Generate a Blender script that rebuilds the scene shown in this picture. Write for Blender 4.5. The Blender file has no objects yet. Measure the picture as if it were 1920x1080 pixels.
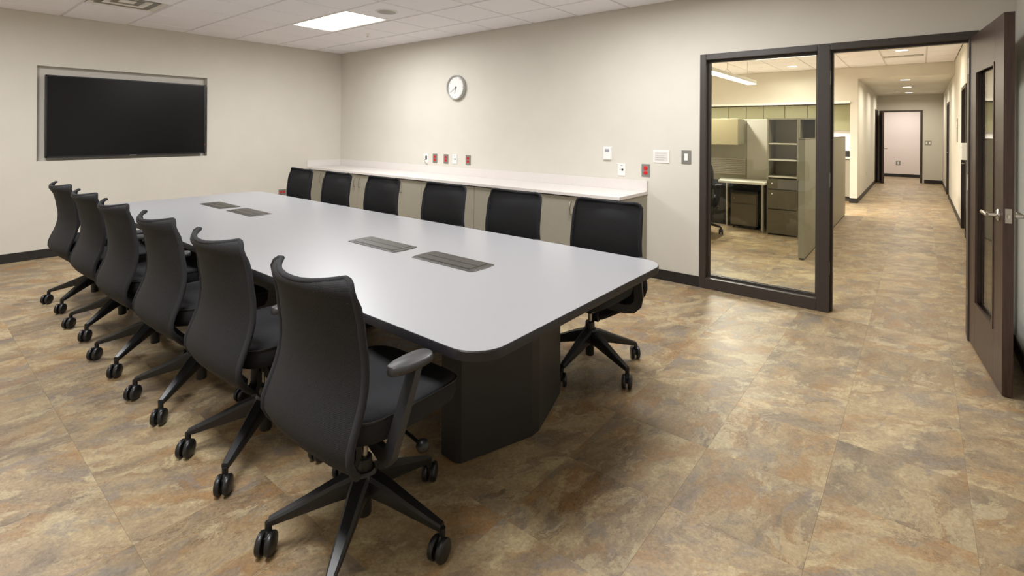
import bpy, bmesh, math, random
from mathutils import Vector, Matrix
random.seed(7)
S = bpy.context.scene
COL = S.collection

# ------------------------------------------------------------------ camera
FPX, YAW, ROLL = 944.0, math.radians(39.02), math.radians(0.36)
CAM = Vector((7.6067, -4.7911, 1.4625))
fw = Vector((-math.sin(YAW), math.cos(YAW), 0)); rt = Vector((math.cos(YAW), math.sin(YAW), 0)); up = Vector((0, 0, 1))
cx_ = rt * math.cos(ROLL) + up * math.sin(ROLL); cy_ = up * math.cos(ROLL) - rt * math.sin(ROLL); cz_ = -fw
cam_d = bpy.data.cameras.new('camera'); cam = bpy.data.objects.new('camera', cam_d); COL.objects.link(cam)
cam.matrix_world = Matrix(((cx_.x, cy_.x, cz_.x, CAM.x), (cx_.y, cy_.y, cz_.y, CAM.y), (cx_.z, cy_.z, cz_.z, CAM.z), (0, 0, 0, 1)))
cam_d.sensor_fit = 'HORIZONTAL'; cam_d.sensor_width = 36.0; cam_d.lens = FPX / 1920 * 36
cam_d.shift_y = -(540 - 244.2) / 1920; cam_d.clip_start = 0.05; cam_d.clip_end = 100
S.camera = cam

# ------------------------------------------------------------------ world, exposure
w = bpy.data.worlds.new('world'); S.world = w; w.use_nodes = True
w.node_tree.nodes['Background'].inputs[0].default_value = (1, 0.97, 0.92, 1)
w.node_tree.nodes['Background'].inputs[1].default_value = 0.02
S.view_settings.view_transform = 'Standard'; S.view_settings.look = 'None'
S.view_settings.gamma = 1.0; S.view_settings.use_curve_mapping = False
S.view_settings.exposure = 0.0

# ------------------------------------------------------------------ lamps (ceiling fixtures of the rooms)
H = 2.74            # conference room ceiling
HO = 2.82           # office and corridor ceiling
HS = 2.57           # corridor soffit ceiling
GX0, GY0, G = 0.375, -0.515, 0.612
TROFFERS = [(2, 1), (8, 1), (2, 6), (8, 6)]        # grid cell (column, row), two columns wide
def area(name, loc, sx, sy, watts, color=(1, .95, .87), spread=150, shape='RECTANGLE', rot=(0, 0, 0)):
    d = bpy.data.lights.new(name, 'AREA'); d.shape = shape; d.size = sx; d.size_y = sy
    d.energy = watts; d.color = color; d.spread = math.radians(spread)
    o = bpy.data.objects.new(name, d); COL.objects.link(o); o.location = loc; o.rotation_euler = rot
    return o
def cellx(i): return GX0 + G * i
def celly(j): return GY0 - G * j
P_TROFFER, P_DOWN, P_PEND = 56, 24, 235
for i, j in TROFFERS:
    area('troffer_lamp', (cellx(i) + G, celly(j) - G / 2, H - .003), 1.12, .52, P_TROFFER, (.985, .99, 1.0), 175)
DOWN = [(7.37, 5.6, HO - .0092), (5.56, 6.85, HO - .0092), (7.36, 8.55, HS), (7.36, 10.7, HS), (7.36, 12.9, HS), (7.37, 2.2, HO - .0092)]
for x, y, z in DOWN:
    area('downlight_lamp', (x, y, z - .006), .16, .16, P_DOWN, (1, .93, .78), 165, 'DISK')
area('pendant_lamp', (5.015, 4.28, 2.392), .14, 3.3, P_PEND, (1, .955, .83), 175)
area('pendant_lamp', (2.6, 4.28, 2.392), .14, 3.3, P_PEND, (1, .955, .83), 175)  # unseen extra pendant, added to brighten the office
area('under_cabinet_lamp', (4.6, 8.2, 1.488), 3.5, .06, 34, (1, .97, .9), 170)
area('far_room_lamp', (7.2, 15.1, 2.5), .9, .6, 34, (1, .965, .95), 170)

# ------------------------------------------------------------------ materials
def lin(c):
    return tuple(((v / 255) / 12.92 if v / 255 <= .04045 else ((v / 255 + .055) / 1.055) ** 2.4) for v in c) + (1,)
class NT:
    def __init__(s, name):
        s.m = bpy.data.materials.new(name); s.m.use_nodes = True; s.t = s.m.node_tree; s.b = s.t.nodes['Principled BSDF']
        s.o = s.t.nodes['Material Output']
    def n(s, typ, **kw):
        nd = s.t.nodes.new(typ)
        for k, v in kw.items():
            if k.startswith('i_'): nd.inputs[k[2:].replace('_', ' ')].default_value = v
            else: setattr(nd, k, v)
        return nd
    def l(s, a, b): s.t.links.new(a, b)
    def ramp(s, fac, stops, interp='LINEAR'):
        r = s.n('ShaderNodeValToRGB'); e = r.color_ramp.elements; r.color_ramp.interpolation = interp
        while len(e) < len(stops): e.new(.5)
        for q, (p, c) in zip(e, stops): q.position = p; q.color = c
        s.l(fac, r.inputs[0]); return r.outputs[0]
    def bump(s, h, strength, dist):
        b = s.n('ShaderNodeBump'); b.inputs['Strength'].default_value = strength; b.inputs['Distance'].default_value = dist
        s.l(h, b.inputs['Height']); s.l(b.outputs[0], s.b.inputs['Normal'])
def simple(name, rgb, rough=.5, metal=0, spec=.5, noise=0, nscale=40, bump=0, bscale=200, coords='Object', stretch=None):
    t = NT(name); t.b.inputs['Roughness'].default_value = rough; t.b.inputs['Metallic'].default_value = metal
    t.b.inputs['Specular IOR Level'].default_value = spec
    c = lin(rgb); t.b.inputs['Base Color'].default_value = c
    tc = t.n('ShaderNodeTexCoord'); co = tc.outputs[coords]
    if stretch:
        mp = t.n('ShaderNodeMapping'); mp.inputs['Scale'].default_value = stretch; t.l(co, mp.inputs[0]); co = mp.outputs[0]
    nz = t.n('ShaderNodeTexNoise', i_Scale=nscale, i_Detail=4.0); t.l(co, nz.inputs[0])
    k = max(noise, .02)
    col = t.ramp(nz.outputs[0], [(.3, tuple(v * (1 - k) for v in c[:3]) + (1,)), (.7, tuple(min(1, v * (1 + k)) for v in c[:3]) + (1,))])
    t.l(col, t.b.inputs['Base Color'])
    if bump:
        n2 = t.n('ShaderNodeTexNoise', i_Scale=bscale, i_Detail=2.0); t.l(co, n2.inputs[0]); t.bump(n2.outputs[0], bump, .002)
    return t.m
def emit(name, rgb, strength):
    t = NT(name); t.b.inputs['Base Color'].default_value = (0, 0, 0, 1)
    t.b.inputs['Emission Color'].default_value = tuple(rgb) + (1,); t.b.inputs['Emission Strength'].default_value = strength
    return t.m
def glass(name, tint=(.965, .985, .97), rough=0.0):
    t = NT(name); t.t.nodes.remove(t.b)
    tr = t.n('ShaderNodeBsdfTransparent'); tr.inputs[0].default_value = tint + (1,)
    gl = t.n('ShaderNodeBsdfGlossy'); gl.inputs['Roughness'].default_value = rough
    lw = t.n('ShaderNodeLayerWeight'); pw = t.n('ShaderNodeMath', operation='POWER'); pw.inputs[1].default_value = 5; t.l(lw.outputs['Facing'], pw.inputs[0])
    fr = t.n('ShaderNodeMath', operation='MULTIPLY_ADD'); t.l(pw.outputs[0], fr.inputs[0]); fr.inputs[1].default_value = .9; fr.inputs[2].default_value = .035
    mx = t.n('ShaderNodeMixShader')
    t.l(fr.outputs[0], mx.inputs[0]); t.l(tr.outputs[0], mx.inputs[1]); t.l(gl.outputs[0], mx.inputs[2]); t.l(mx.outputs[0], t.o.inputs[0])
    return t.m
def floor_mat():
    t = NT('slate_vinyl')
    g = t.n('ShaderNodeNewGeometry'); oi = t.n('ShaderNodeObjectInfo'); at = t.n('ShaderNodeAttribute', attribute_name='tile_shift')
    rv = t.n('ShaderNodeMath', operation='MULTIPLY_ADD'); rv.inputs[1].default_value = 91.7; t.l(oi.outputs['Random'], rv.inputs[0])
    ax = t.n('ShaderNodeSeparateXYZ'); t.l(at.outputs['Vector'], ax.inputs[0]); t.l(ax.outputs[0], rv.inputs[2])
    wn = t.n('ShaderNodeTexWhiteNoise', noise_dimensions='1D'); t.l(rv.outputs[0], wn.inputs['W'])
    sc = t.n('ShaderNodeVectorMath', operation='SCALE'); sc.inputs['Scale'].default_value = 40.0; t.l(wn.outputs['Color'], sc.inputs[0])
    a2 = t.n('ShaderNodeVectorMath', operation='ADD'); t.l(g.outputs['Position'], a2.inputs[0]); t.l(sc.outputs[0], a2.inputs[1])
    ang = t.n('ShaderNodeMath', operation='MULTIPLY_ADD'); ang.inputs[1].default_value = 1.1; ang.inputs[2].default_value = -1.6; t.l(wn.outputs['Value'], ang.inputs[0])
    vr = t.n('ShaderNodeVectorRotate', rotation_type='Z_AXIS'); t.l(a2.outputs[0], vr.inputs['Vector']); t.l(ang.outputs[0], vr.inputs['Angle'])
    mp = t.n('ShaderNodeMapping'); mp.inputs['Scale'].default_value = (1.0, 1.75, 1); t.l(vr.outputs[0], mp.inputs[0])
    wz = t.n('ShaderNodeTexNoise', i_Scale=3.0, i_Detail=6.0, i_Roughness=.62); t.l(mp.outputs[0], wz.inputs[0])
    ws = t.n('ShaderNodeVectorMath', operation='SCALE'); ws.inputs['Scale'].default_value = .5; t.l(wz.outputs['Color'], ws.inputs[0])
    wa = t.n('ShaderNodeVectorMath', operation='ADD'); t.l(mp.outputs[0], wa.inputs[0]); t.l(ws.outputs[0], wa.inputs[1]); P = wa.outputs[0]
    def noise(scale, off, det=9.0, ro=.66):
        o = t.n('ShaderNodeVectorMath', operation='ADD'); o.inputs[1].default_value = off; t.l(P, o.inputs[0])
        n = t.n('ShaderNodeTexNoise', i_Scale=scale, i_Detail=det, i_Roughness=ro); t.l(o.outputs[0], n.inputs[0]); return n.outputs[0]
    def mix(fac, a, rgb, mode='MIX'):
        m = t.n('ShaderNodeMixRGB', blend_type=mode); t.l(fac, m.inputs[0]); t.l(a, m.inputs[1]); m.inputs[2].default_value = lin(rgb); return m.outputs[0]
    def mask(n, a, b, hi=1.0): return t.ramp(n, [(a, (0, 0, 0, 1)), (b, (hi, hi, hi, 1))])
    n1 = noise(3.0, (0, 0, 0))
    col = t.ramp(n1, [(.33, lin((116, 101, 84))), (.43, lin((141, 124, 100))), (.50, lin((158, 138, 108))), (.58, lin((170, 150, 116))), (.68, lin((180, 163, 128)))])
    col = mix(mask(noise(3.3, (7.3, 2.1, 4)), .49, .62, .75), col, (158, 122, 80))          # tan and rust areas
    col = mix(mask(noise(4.0, (-3.3, 9.1, 1)), .52, .60, .65), col, (134, 125, 115))         # slate grey areas
    col = mix(mask(noise(3.4, (5.1, -6.4, 2), 11.0, .68), .53, .585, .6), col, (192, 175, 138))   # crisp cream flakes
    n4 = noise(4.6, (1.7, 3.9, 0), 10.0, .72)
    vein = t.ramp(n4, [(.478, (0, 0, 0, 1)), (.497, (.75, .75, .75, 1)), (.503, (.75, .75, .75, 1)), (.524, (0, 0, 0, 1))])
    gate = mask(noise(2.0, (2, 8, 3)), .45, .6)
    vg = t.n('ShaderNodeMath', operation='MULTIPLY'); t.l(vein, vg.inputs[0]); t.l(gate, vg.inputs[1])
    col = mix(vg.outputs[0], col, (112, 88, 62))
    n6 = noise(11.0, (4, 1, 6), 6.0, .7)
    cr = t.ramp(n6, [(.485, (0, 0, 0, 1)), (.499, (.6, .6, .6, 1)), (.513, (0, 0, 0, 1))])
    cg = t.n('ShaderNodeMath', operation='MULTIPLY'); t.l(cr, cg.inputs[0]); t.l(mask(noise(2.6, (9, 4, 7)), .47, .56), cg.inputs[1])
    col = mix(cg.outputs[0], col, (116, 98, 76))          # fine crackle
    n5 = t.n('ShaderNodeTexNoise', i_Scale=70.0, i_Detail=5.0, i_Roughness=.75); t.l(a2.outputs[0], n5.inputs[0])
    f5 = t.ramp(n5.outputs[0], [(.3, (.74, .74, .74, 1)), (.7, (1.18, 1.18, 1.18, 1))])
    m4 = t.n('ShaderNodeMixRGB', blend_type='MULTIPLY'); m4.inputs[0].default_value = 1; t.l(col, m4.inputs[1]); t.l(f5, m4.inputs[2])
    hs = t.n('ShaderNodeHueSaturation'); t.l(m4.outputs[0], hs.inputs['Color'])
    tv = t.n('ShaderNodeMath', operation='MULTIPLY_ADD'); tv.inputs[1].default_value = .22; tv.inputs[2].default_value = .86; t.l(wn.outputs['Value'], tv.inputs[0]); t.l(tv.outputs[0], hs.inputs['Value'])
    t.l(hs.outputs[0], t.b.inputs['Base Color'])
    t.b.inputs['Roughness'].default_value = .44; t.b.inputs['Specular IOR Level'].default_value = .35
    t.bump(n4, .15, .003)
    return t.m
def mesh_mat():
    t = NT('black_mesh'); tc = t.n('ShaderNodeTexCoord')
    t.b.inputs['Roughness'].default_value = .75; t.b.inputs['Specular IOR Level'].default_value = .3
    wv = t.n('ShaderNodeTexWave', wave_type='BANDS', bands_direction='Z', i_Scale=70.0, i_Distortion=.6); t.l(tc.outputs['Object'], wv.inputs[0])
    nz = t.n('ShaderNodeTexNoise', i_Scale=420.0, i_Detail=1.0); t.l(tc.outputs['Object'], nz.inputs[0])
    mx = t.n('ShaderNodeMath', operation='MULTIPLY'); t.l(wv.outputs[0], mx.inputs[0]); t.l(nz.outputs[0], mx.inputs[1])
    col = t.ramp(mx.outputs[0], [(.1, lin((22, 22, 23))), (.6, lin((44, 44, 46)))])
    t.l(col, t.b.inputs['Base Color'])
    ho = t.ramp(nz.outputs[0], [(.62, (1, 1, 1, 1)), (.72, (.6, .6, .6, 1))]); t.l(ho, t.b.inputs['Alpha'])
    t.bump(mx.outputs[0], .3, .001)
    return t.m
def wood_mat():
    t = NT('dark_wood'); tc = t.n('ShaderNodeTexCoord'); mp = t.n('ShaderNodeMapping'); mp.inputs['Scale'].default_value = (14, 14, .8)
    t.l(tc.outputs['Object'], mp.inputs[0]); nz = t.n('ShaderNodeTexNoise', i_Scale=6.0, i_Detail=6.0); t.l(mp.outputs[0], nz.inputs[0])
    col = t.ramp(nz.outputs[0], [(.3, lin((50, 35, 30))), (.7, lin((72, 52, 44)))]); t.l(col, t.b.inputs['Base Color'])
    t.b.inputs['Roughness'].default_value = .38; return t.m
M = {}
M['wall'] = simple('wall_paint', (211, 206, 195), .75, spec=.25, noise=.02, nscale=3, bump=.06, bscale=260)
M['wall_far'] = simple('far_room_paint', (226, 214, 204), .75, spec=.25, bump=.05)
M['ceiltile'] = simple('acoustic_tile', (240, 238, 243), .9, spec=.15, noise=.04, nscale=160, bump=.25, bscale=320)
M['grid'] = simple('white_tee_bar', (222, 219, 220), .6)
M['floor'] = floor_mat()
M['grout'] = simple('tile_joint', (146, 126, 98), .8)
M['base'] = simple('black_rubber_base', (34, 31, 29), .5)
M['laminate'] = simple('grey_laminate', (152, 152, 155), .34, spec=.45, noise=.02, nscale=300)
M['edge'] = simple('black_edge', (30, 29, 33), .45)
M['ped'] = simple('black_panel', (38, 37, 37), .5, noise=.05)
M['module'] = simple('bronze_metal', (66, 63, 58), .42, .35, noise=.04, nscale=6, stretch=(1, 60, 1))
M['module_dark'] = simple('slot_black', (28, 27, 27), .5)
M['plastic'] = simple('black_plastic', (27, 27, 28), .38)
M['arm'] = simple('grey_black_plastic', (52, 52, 53), .42, bump=.05, bscale=500)
M['fabric'] = simple('charcoal_fabric', (46, 46, 48), .9, spec=.2, noise=.15, nscale=300, bump=.3, bscale=600)
M['mesh'] = mesh_mat()
M['chrome'] = simple('chrome', (200, 196, 190), .18, 1.0)
M['steel'] = simple('brushed_steel', (176, 172, 164), .34, 1.0)
M['tyre'] = simple('caster_rim', (70, 70, 72), .3)
M['quartz'] = simple('white_quartz', (220, 214, 209), .3, noise=.05, nscale=220)
M['cabinet'] = simple('taupe_laminate', (154, 148, 133), .5, noise=.02)
M['cabdark'] = simple('toe_kick', (60, 55, 48), .6)
M['screen'] = simple('tv_screen', (10, 10, 11), .25, spec=.3)
M['bezel'] = simple('tv_bezel', (22, 22, 25), .35)
M['white'] = simple('white_plastic', (232, 230, 225), .45)
M['red'] = simple('red_receptacle', (205, 32, 30), .4)
M['black'] = simple('matt_black', (16, 16, 16), .5)
M['clockcase'] = simple('silver_case', (176, 176, 172), .4, .2)
M['greyplate'] = simple('steel_plate', (150, 148, 142), .4, .6)
M['frame'] = simple('bronze_frame', (58, 51, 46), .42)
M['wood'] = wood_mat()
M['glass'] = glass('clear_glass')
M['panel'] = simple('grey_green_panel', (150, 145, 124), .5, noise=.03, stretch=(1, 1, .1), nscale=30)
M['panelgrey'] = simple('warm_grey_panel', (186, 180, 168), .6)
M['olive'] = simple('olive_laminate', (158, 158, 124), .45)
M['file'] = simple('taupe_metal', (100, 92, 72), .4)
M['cream'] = simple('cream_laminate', (226, 222, 205), .45)
M['tan'] = simple('tan_laminate', (184, 172, 134), .5)
M['ink'] = simple('printed_grey', (150, 150, 160), .6)
M['ledred'] = emit('red_led', (1, .05, .05), 2)
M['lens'] = emit('lamp_lens', (1, .97, .92), 6)
M['lenswarm'] = emit('warm_lens', (1, .93, .78), 6)

# ------------------------------------------------------------------ mesh helpers
class MB:
    def __init__(s): s.v = []; s.f = []
    def add(s, vs, fs):
        k = len(s.v); s.v += [tuple(v) for v in vs]; s.f += [tuple(i + k for i in f) for f in fs]; return s
    def box(s, a, b, ch=0):
        x0, y0, z0 = [min(p, q) for p, q in zip(a, b)]; x1, y1, z1 = [max(p, q) for p, q in zip(a, b)]
        if ch:
            bm = bmesh.new(); bmesh.ops.create_cube(bm, size=1)
            for v in bm.verts: v.co = Vector(((x0 + x1) / 2 + v.co.x * (x1 - x0), (y0 + y1) / 2 + v.co.y * (y1 - y0), (z0 + z1) / 2 + v.co.z * (z1 - z0)))
            bmesh.ops.bevel(bm, geom=bm.edges[:], offset=ch, segments=2, affect='EDGES', profile=.6)
            bm.verts.index_update(); s.add([v.co for v in bm.verts], [[v.index for v in f.verts] for f in bm.faces]); bm.free(); return s
        return s.add([(x0, y0, z0), (x1, y0, z0), (x1, y1, z0), (x0, y1, z0), (x0, y0, z1), (x1, y0, z1), (x1, y1, z1), (x0, y1, z1)],
                     [(0, 3, 2, 1), (4, 5, 6, 7), (0, 1, 5, 4), (1, 2, 6, 5), (2, 3, 7, 6), (3, 0, 4, 7)])
    def rings(s, rs, cap=True):
        n = len(rs[0]); vs = [p for r in rs for p in r]; fs = []
        for i in range(len(rs) - 1):
            for j in range(n):
                k = (j + 1) % n; fs.append((i * n + j, i * n + k, (i + 1) * n + k, (i + 1) * n + j))
        if cap: fs.append(tuple(reversed(range(n)))); fs.append(tuple(range((len(rs) - 1) * n, len(rs) * n)))
        return s.add(vs, fs)
    def prism(s, poly, z0, z1):
        return s.rings([[(x, y, z0) for x, y in poly], [(x, y, z1) for x, y in poly]])
    def tube(s, pts, r, n=8, sec=None, closed=False):
        pts = [Vector(p) for p in pts]; L = len(pts); rs = []
        rr = r if isinstance(r, (list, tuple)) else [r] * L
        u0 = None
        for i, p in enumerate(pts):
            if closed: t = (pts[(i + 1) % L] - pts[i - 1]).normalized()
            else: t = (pts[min(i + 1, L - 1)] - pts[max(i - 1, 0)]).normalized()
            if u0 is None:
                u0 = Vector((0, 0, 1)).cross(t)
                if u0.length < .05: u0 = Vector((1, 0, 0)).cross(t)
            u = (u0 - t * u0.dot(t)).normalized(); v = t.cross(u); u0 = u
            if sec: rs.append([p + u * a + v * b for a, b in sec])
            else: rs.append([p + (u * math.cos(q) + v * math.sin(q)) * rr[i] for q in [2 * math.pi * j / n for j in range(n)]])
        if closed: rs.append(rs[0])
        return s.rings(rs, not closed)
    def lathe(s, prof, c=(0, 0, 0), axis='Z', n=20):
        rs = []
        for r, h in prof:
            ring = []
            for j in range(n):
                a = 2 * math.pi * j / n; p, q = r * math.cos(a), r * math.sin(a)
                ring.append({'Z': (c[0] + p, c[1] + q, c[2] + h), 'X': (c[0] + h, c[1] + p, c[2] + q), 'Y': (c[0] + q, c[1] + h, c[2] + p)}[axis])
            rs.append(ring)
        return s.rings(rs)
    def mesh(s, name, m, smooth=0):
        me = bpy.data.meshes.new(name); me.from_pydata(s.v, [], s.f); me.materials.append(M[m] if isinstance(m, str) else m)
        bm = bmesh.new(); bm.from_mesh(me); bmesh.ops.recalc_face_normals(bm, faces=bm.faces[:]); bm.to_mesh(me); bm.free()
        if smooth:
            for p in me.polygons: p.use_smooth = True
            me.set_sharp_from_angle(angle=math.radians(smooth))
        me.update(); return me
    def obj(s, name, m, parent=None, smooth=0, loc=None):
        o = bpy.data.objects.new(name, s.mesh(name, m, smooth)); COL.objects.link(o)
        if parent: o.parent = parent
        if loc: o.location = loc
        return o
def tag(o, label, cat, group=None, kind=None):
    o['label'] = label
    if cat: o['category'] = cat
    if group: o['group'] = group
    if kind: o['kind'] = kind
    return o
def thing(name, label, cat, loc=(0, 0, 0), rz=0, group=None, kind=None):
    o = bpy.data.objects.new(name, None); COL.objects.link(o); o.location = loc; o.rotation_euler = (0, 0, rz)
    o.empty_display_size = .1
    return tag(o, label, cat, group, kind)
def struct(name, mb, m, label, cat, smooth=0):
    return tag(mb.obj(name, m, None, smooth), label, cat, None, 'structure')
def copy_tree(o, parent=None):
    c = o.copy(); COL.objects.link(c)
    if parent: c.parent = parent
    for ch in list(o.children): copy_tree(ch, c)
    return c
def rrect(x0, x1, y0, y1, r, n=6):
    pts = []
    for cx, cy, a0 in ((x1 - r, y1 - r, 0), (x0 + r, y1 - r, 90), (x0 + r, y0 + r, 180), (x1 - r, y0 + r, 270)):
        for k in range(n + 1):
            a = math.radians(a0 + 90 * k / n); pts.append((cx + r * math.cos(a), cy + r * math.sin(a)))
    return pts

# ------------------------------------------------------------------ shell: floor
XR = 8.112; YB = -6.0; YC = 14.1
fl = struct('floor', MB().box((-.2, YB - .2, -.12), (XR + .3, 16.6, -.003)), 'grout', 'slate look vinyl tile floor in beige, tan and grey', 'floor')
T = .46
def view_area(x, y, s):
    d = Vector((x, y, 0)) - CAM; z = d.dot(fw)
    if z < .4: return 0
    px = 960 + d.dot(rt) / z * FPX; py = 244.2 + 1.4625 / z * FPX
    if px < -250 or px > 2170 or py > 1330: return 0
    return s * 1.46 * s * FPX * FPX / z ** 3
tiles = []
kx0 = int((7.77 - XR) / T) - 1
for i in range(-1, 40):
    x1 = 7.77 - T * (i - 0); x0 = x1 - T
    for j in range(-40, 14):
        y1 = -1.03 - T * j; y0 = y1 - T
        a0, a1, b0, b1 = max(x0, 0), min(x1, XR), max(y0, YB), min(y1, 16.2)
        if b0 > .15 and a1 < 2.0: continue
        if a1 - a0 < .03 or b1 - b0 < .03: continue
        if b0 > 8.5: a0 = max(a0, 6.6)
        if a1 - a0 < .03: continue
        tiles.append((view_area((a0 + a1) / 2, (b0 + b1) / 2, T), a0, a1, b0, b1))
tiles.sort(key=lambda t: -t[0])
def tile_geo(mb, a, b, cx=0, cy=0):
    g, c = .00015, .0004; a -= g; b -= g
    r = lambda k, z: [(cx - a + k, cy - b + k, z), (cx + a - k, cy - b + k, z), (cx + a - k, cy + b - k, z), (cx - a + k, cy + b - k, z)]
    mb.rings([r(0, -.004), r(0, -c), r(c, 0)])
cache = {}
for n, (s, a0, a1, b0, b1) in enumerate(tiles[:300]):
    key = (round(a1 - a0, 3), round(b1 - b0, 3))
    if key not in cache:
        mb = MB(); tile_geo(mb, key[0] / 2, key[1] / 2); cache[key] = mb.mesh('floor_tile', 'floor')
    o = bpy.data.objects.new('floor_tile', cache[key]); COL.objects.link(o); o.parent = fl; o.location = ((a0 + a1) / 2, (b0 + b1) / 2, 0)
mb = MB(); sh = []
for s, a0, a1, b0, b1 in tiles[300:]:
    k = len(mb.f); tile_geo(mb, (a1 - a0) / 2, (b1 - b0) / 2, (a0 + a1) / 2, (b0 + b1) / 2)
    v = (random.random() * 30, random.random() * 30, 0); sh += [v] * (len(mb.f) - k)
rest = mb.obj('floor_tiles', 'floor', fl); rest['kind'] = 'stuff'
at = rest.data.attributes.new('tile_shift', 'FLOAT_VECTOR', 'FACE')
for i, v in enumerate(sh): at.data[i].vector = v

# ------------------------------------------------------------------ shell: walls
NZ0, NZ1, NY0, NY1, ND = 1.085, 2.150, -3.772, -2.056, .085   # TV niche
mb = MB()
mb.box((-.2, YB, 0), (0, NY0, H + .1)); mb.box((-.2, NY1, 0), (0, 0, H + .1)); mb.box((-.2, NY0, 0), (0, NY1, NZ0)); mb.box((-.2, NY0, NZ1), (0, NY1, H + .1))
mb.box((-.2, NY0, NZ0), (-ND, NY1, NZ1))
struct('wall_left', mb, 'wall', 'cream painted wall with a shallow recess for the television', 'wall')
FX0, FX1, FZ = 6.0, 7.925, 2.182
mb = MB(); mb.box((-.2, 0, 0), (FX0, .15, H + .1)); mb.box((FX0, 0, FZ), (FX1, .15, H + .1)); mb.box((FX1, 0, 0), (XR, .15, H + .1))
struct('wall_back', mb, 'wall', 'long cream painted wall carrying the clock, pierced by the glazed doorway', 'wall')
D1 = (4.66, 5.62); D2 = (10.05, 11.1)
mb = MB(); x0, x1 = XR, XR + .15
for a, b in ((YB, D1[0]), (D1[1], D2[0]), (D2[1], 16.4)): mb.box((x0, a, 0), (x1, b, HO + .1))
for d in (D1, D2): mb.box((x0, d[0], 2.16), (x1, d[1], HO + .1))
struct('wall_right', mb, 'wall', 'cream painted wall running from the meeting room along the corridor', 'wall')
struct('wall_front', MB().box((-.2, YB - .15, 0), (XR + .15, YB, H + .1)), 'wall', 'cream painted wall behind the photographer', 'wall')
struct('wall_corridor_left', MB().box((6.476, 7.76, 0), (6.606, YC, HO + .05)), 'wall', 'cream wall on the left of the corridor with light scallops', 'wall')
EX0, EX1, EZ = 6.655, 7.665, 2.125
mb = MB(); mb.box((6.4, YC, 0), (EX0, YC + .12, HO)); mb.box((EX1, YC, 0), (XR, YC + .12, HO)); mb.box((EX0, YC, EZ), (EX1, YC + .12, HO))
struct('wall_corridor_end', mb, 'wall', 'cream wall closing the corridor around the open doorway', 'wall')
struct('wall_far_room', MB().box((5.8, 16.2, 0), (XR, 16.35, HO)), 'wall_far', 'pinkish white wall of the room beyond the corridor door', 'wall')
struct('wall_far_room_side', MB().box((5.7, YC + .12, 0), (5.8, 16.35, HO)), 'wall_far', 'side wall of the room beyond the corridor door', 'wall')
mb = MB(); mb.box((1.9, 7.76, 2.10), (6.476, 7.90, HO + .05)); mb.box((1.9, 8.52, 0), (6.476, 8.65, HO)); mb.box((1.9, 7.9, 2.10), (6.476, 8.52, 2.16))
struct('wall_office_back', mb, 'wall', 'cream office wall above the kitchenette alcove', 'wall')
struct('wall_office_left', MB().box((1.85, .15, 0), (2.0, 8.6, HO)), 'wall', 'cream wall on the far left of the office', 'wall')

# baseboards
def baseb(name, a, b, label):
    mb = MB(); mb.box((a[0], a[1], 0), (b[0], b[1], .1)); return struct(name, mb, 'base', label, 'baseboard')
baseb('baseboard_left', (0, YB), (.008, -.62), 'black rubber baseboard under the television wall')
baseb('baseboard_back', (5.48, -.008), (FX0, 0), 'black rubber baseboard between the cabinets and the glazed frame')
baseb('baseboard_back_right', (FX1 + .01, -.008), (XR, 0), 'short black baseboard in the corner behind the open door')
baseb('baseboard_right', (XR - .008, YB), (XR, -.008), 'black baseboard along the right wall of the meeting room')
for k, (a, b) in enumerate(((.15, D1[0] - .05), (D1[1] + .05, D2[0] - .05), (D2[1] + .05, YC))):
    baseb('baseboard_corridor_right', (XR - .008, a), (XR, b), ['brown black baseboard at the near end of the corridor right wall', 'baseboard between the two doors on the corridor right wall', 'baseboard at the far end of the corridor right wall'][k])
mb = MB(); mb.box((6.606, 7.752, 0), (6.614, 12.9, .1)); mb.box((6.468, 7.752, 0), (6.614, 7.76, .1))
struct('baseboard_corridor_left', mb, 'base', 'black baseboard wrapping the end of the corridor left wall', 'baseboard')
baseb('baseboard_corridor_end', (EX1 + .04, YC - .008), (XR - .008, YC), 'black baseboard right of the doorway at the corridor end')
baseb('baseboard_far_room', (5.8, 16.192), (XR, 16.2), 'black baseboard of the room beyond the corridor')

# ------------------------------------------------------------------ ceilings
ce = struct('ceiling', MB().box((-.2, YB - .15, H + .09), (XR + .15, .0, H + .2)), 'grid', 'suspended ceiling of pale grey acoustic tiles over the meeting room', 'ceiling')
xs = [0] + [GX0 + G * k for k in range(14) if GX0 + G * k < XR - .05] + [XR]
ys = [0] + [GY0 - G * k for k in range(12) if GY0 - G * k > YB + .05] + [YB]
skip = set()
for i, j in TROFFERS: skip |= {(i + 1, j + 1), (i + 2, j + 1)}
DIFF = (2, 5); SPK = (5, 2)
skip |= {DIFF}
cache = {}
def ctile(parent, xa, xb, ya, yb, z, mat='ceiltile'):
    g = .012; key = (round(xb - xa, 3), round(ya - yb if ya > yb else yb - ya, 3), mat)
    if key not in cache:
        a, b = key[0] / 2 - g, key[1] / 2 - g
        r = lambda k, zz: [(-a + k, -b + k, zz), (a - k, -b + k, zz), (a - k, b - k, zz), (-a + k, b - k, zz)]
        mbb = MB(); mbb.rings([r(0, .018), r(0, .005), r(.004, 0)]); cache[key] = mbb.mesh('ceiling_tile', mat)
    o = bpy.data.objects.new('ceiling_tile', cache[key]); COL.objects.link(o); o.parent = parent; o.location = ((xa + xb) / 2, (ya + yb) / 2, z)
    return o
for i in range(len(xs) - 1):
    for j in range(len(ys) - 1):
        if (i, j) in skip: continue
        if xs[i + 1] - xs[i] < .05 or ys[j] - ys[j + 1] < .05: continue
        ctile(ce, xs[i], xs[i + 1], ys[j], ys[j + 1], H - .009)
for x in xs[1:-1]: MB().box((x - .012, YB, H + .001), (x + .012, 0, H + .02)).obj('tee_bar', 'grid', ce)
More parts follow.
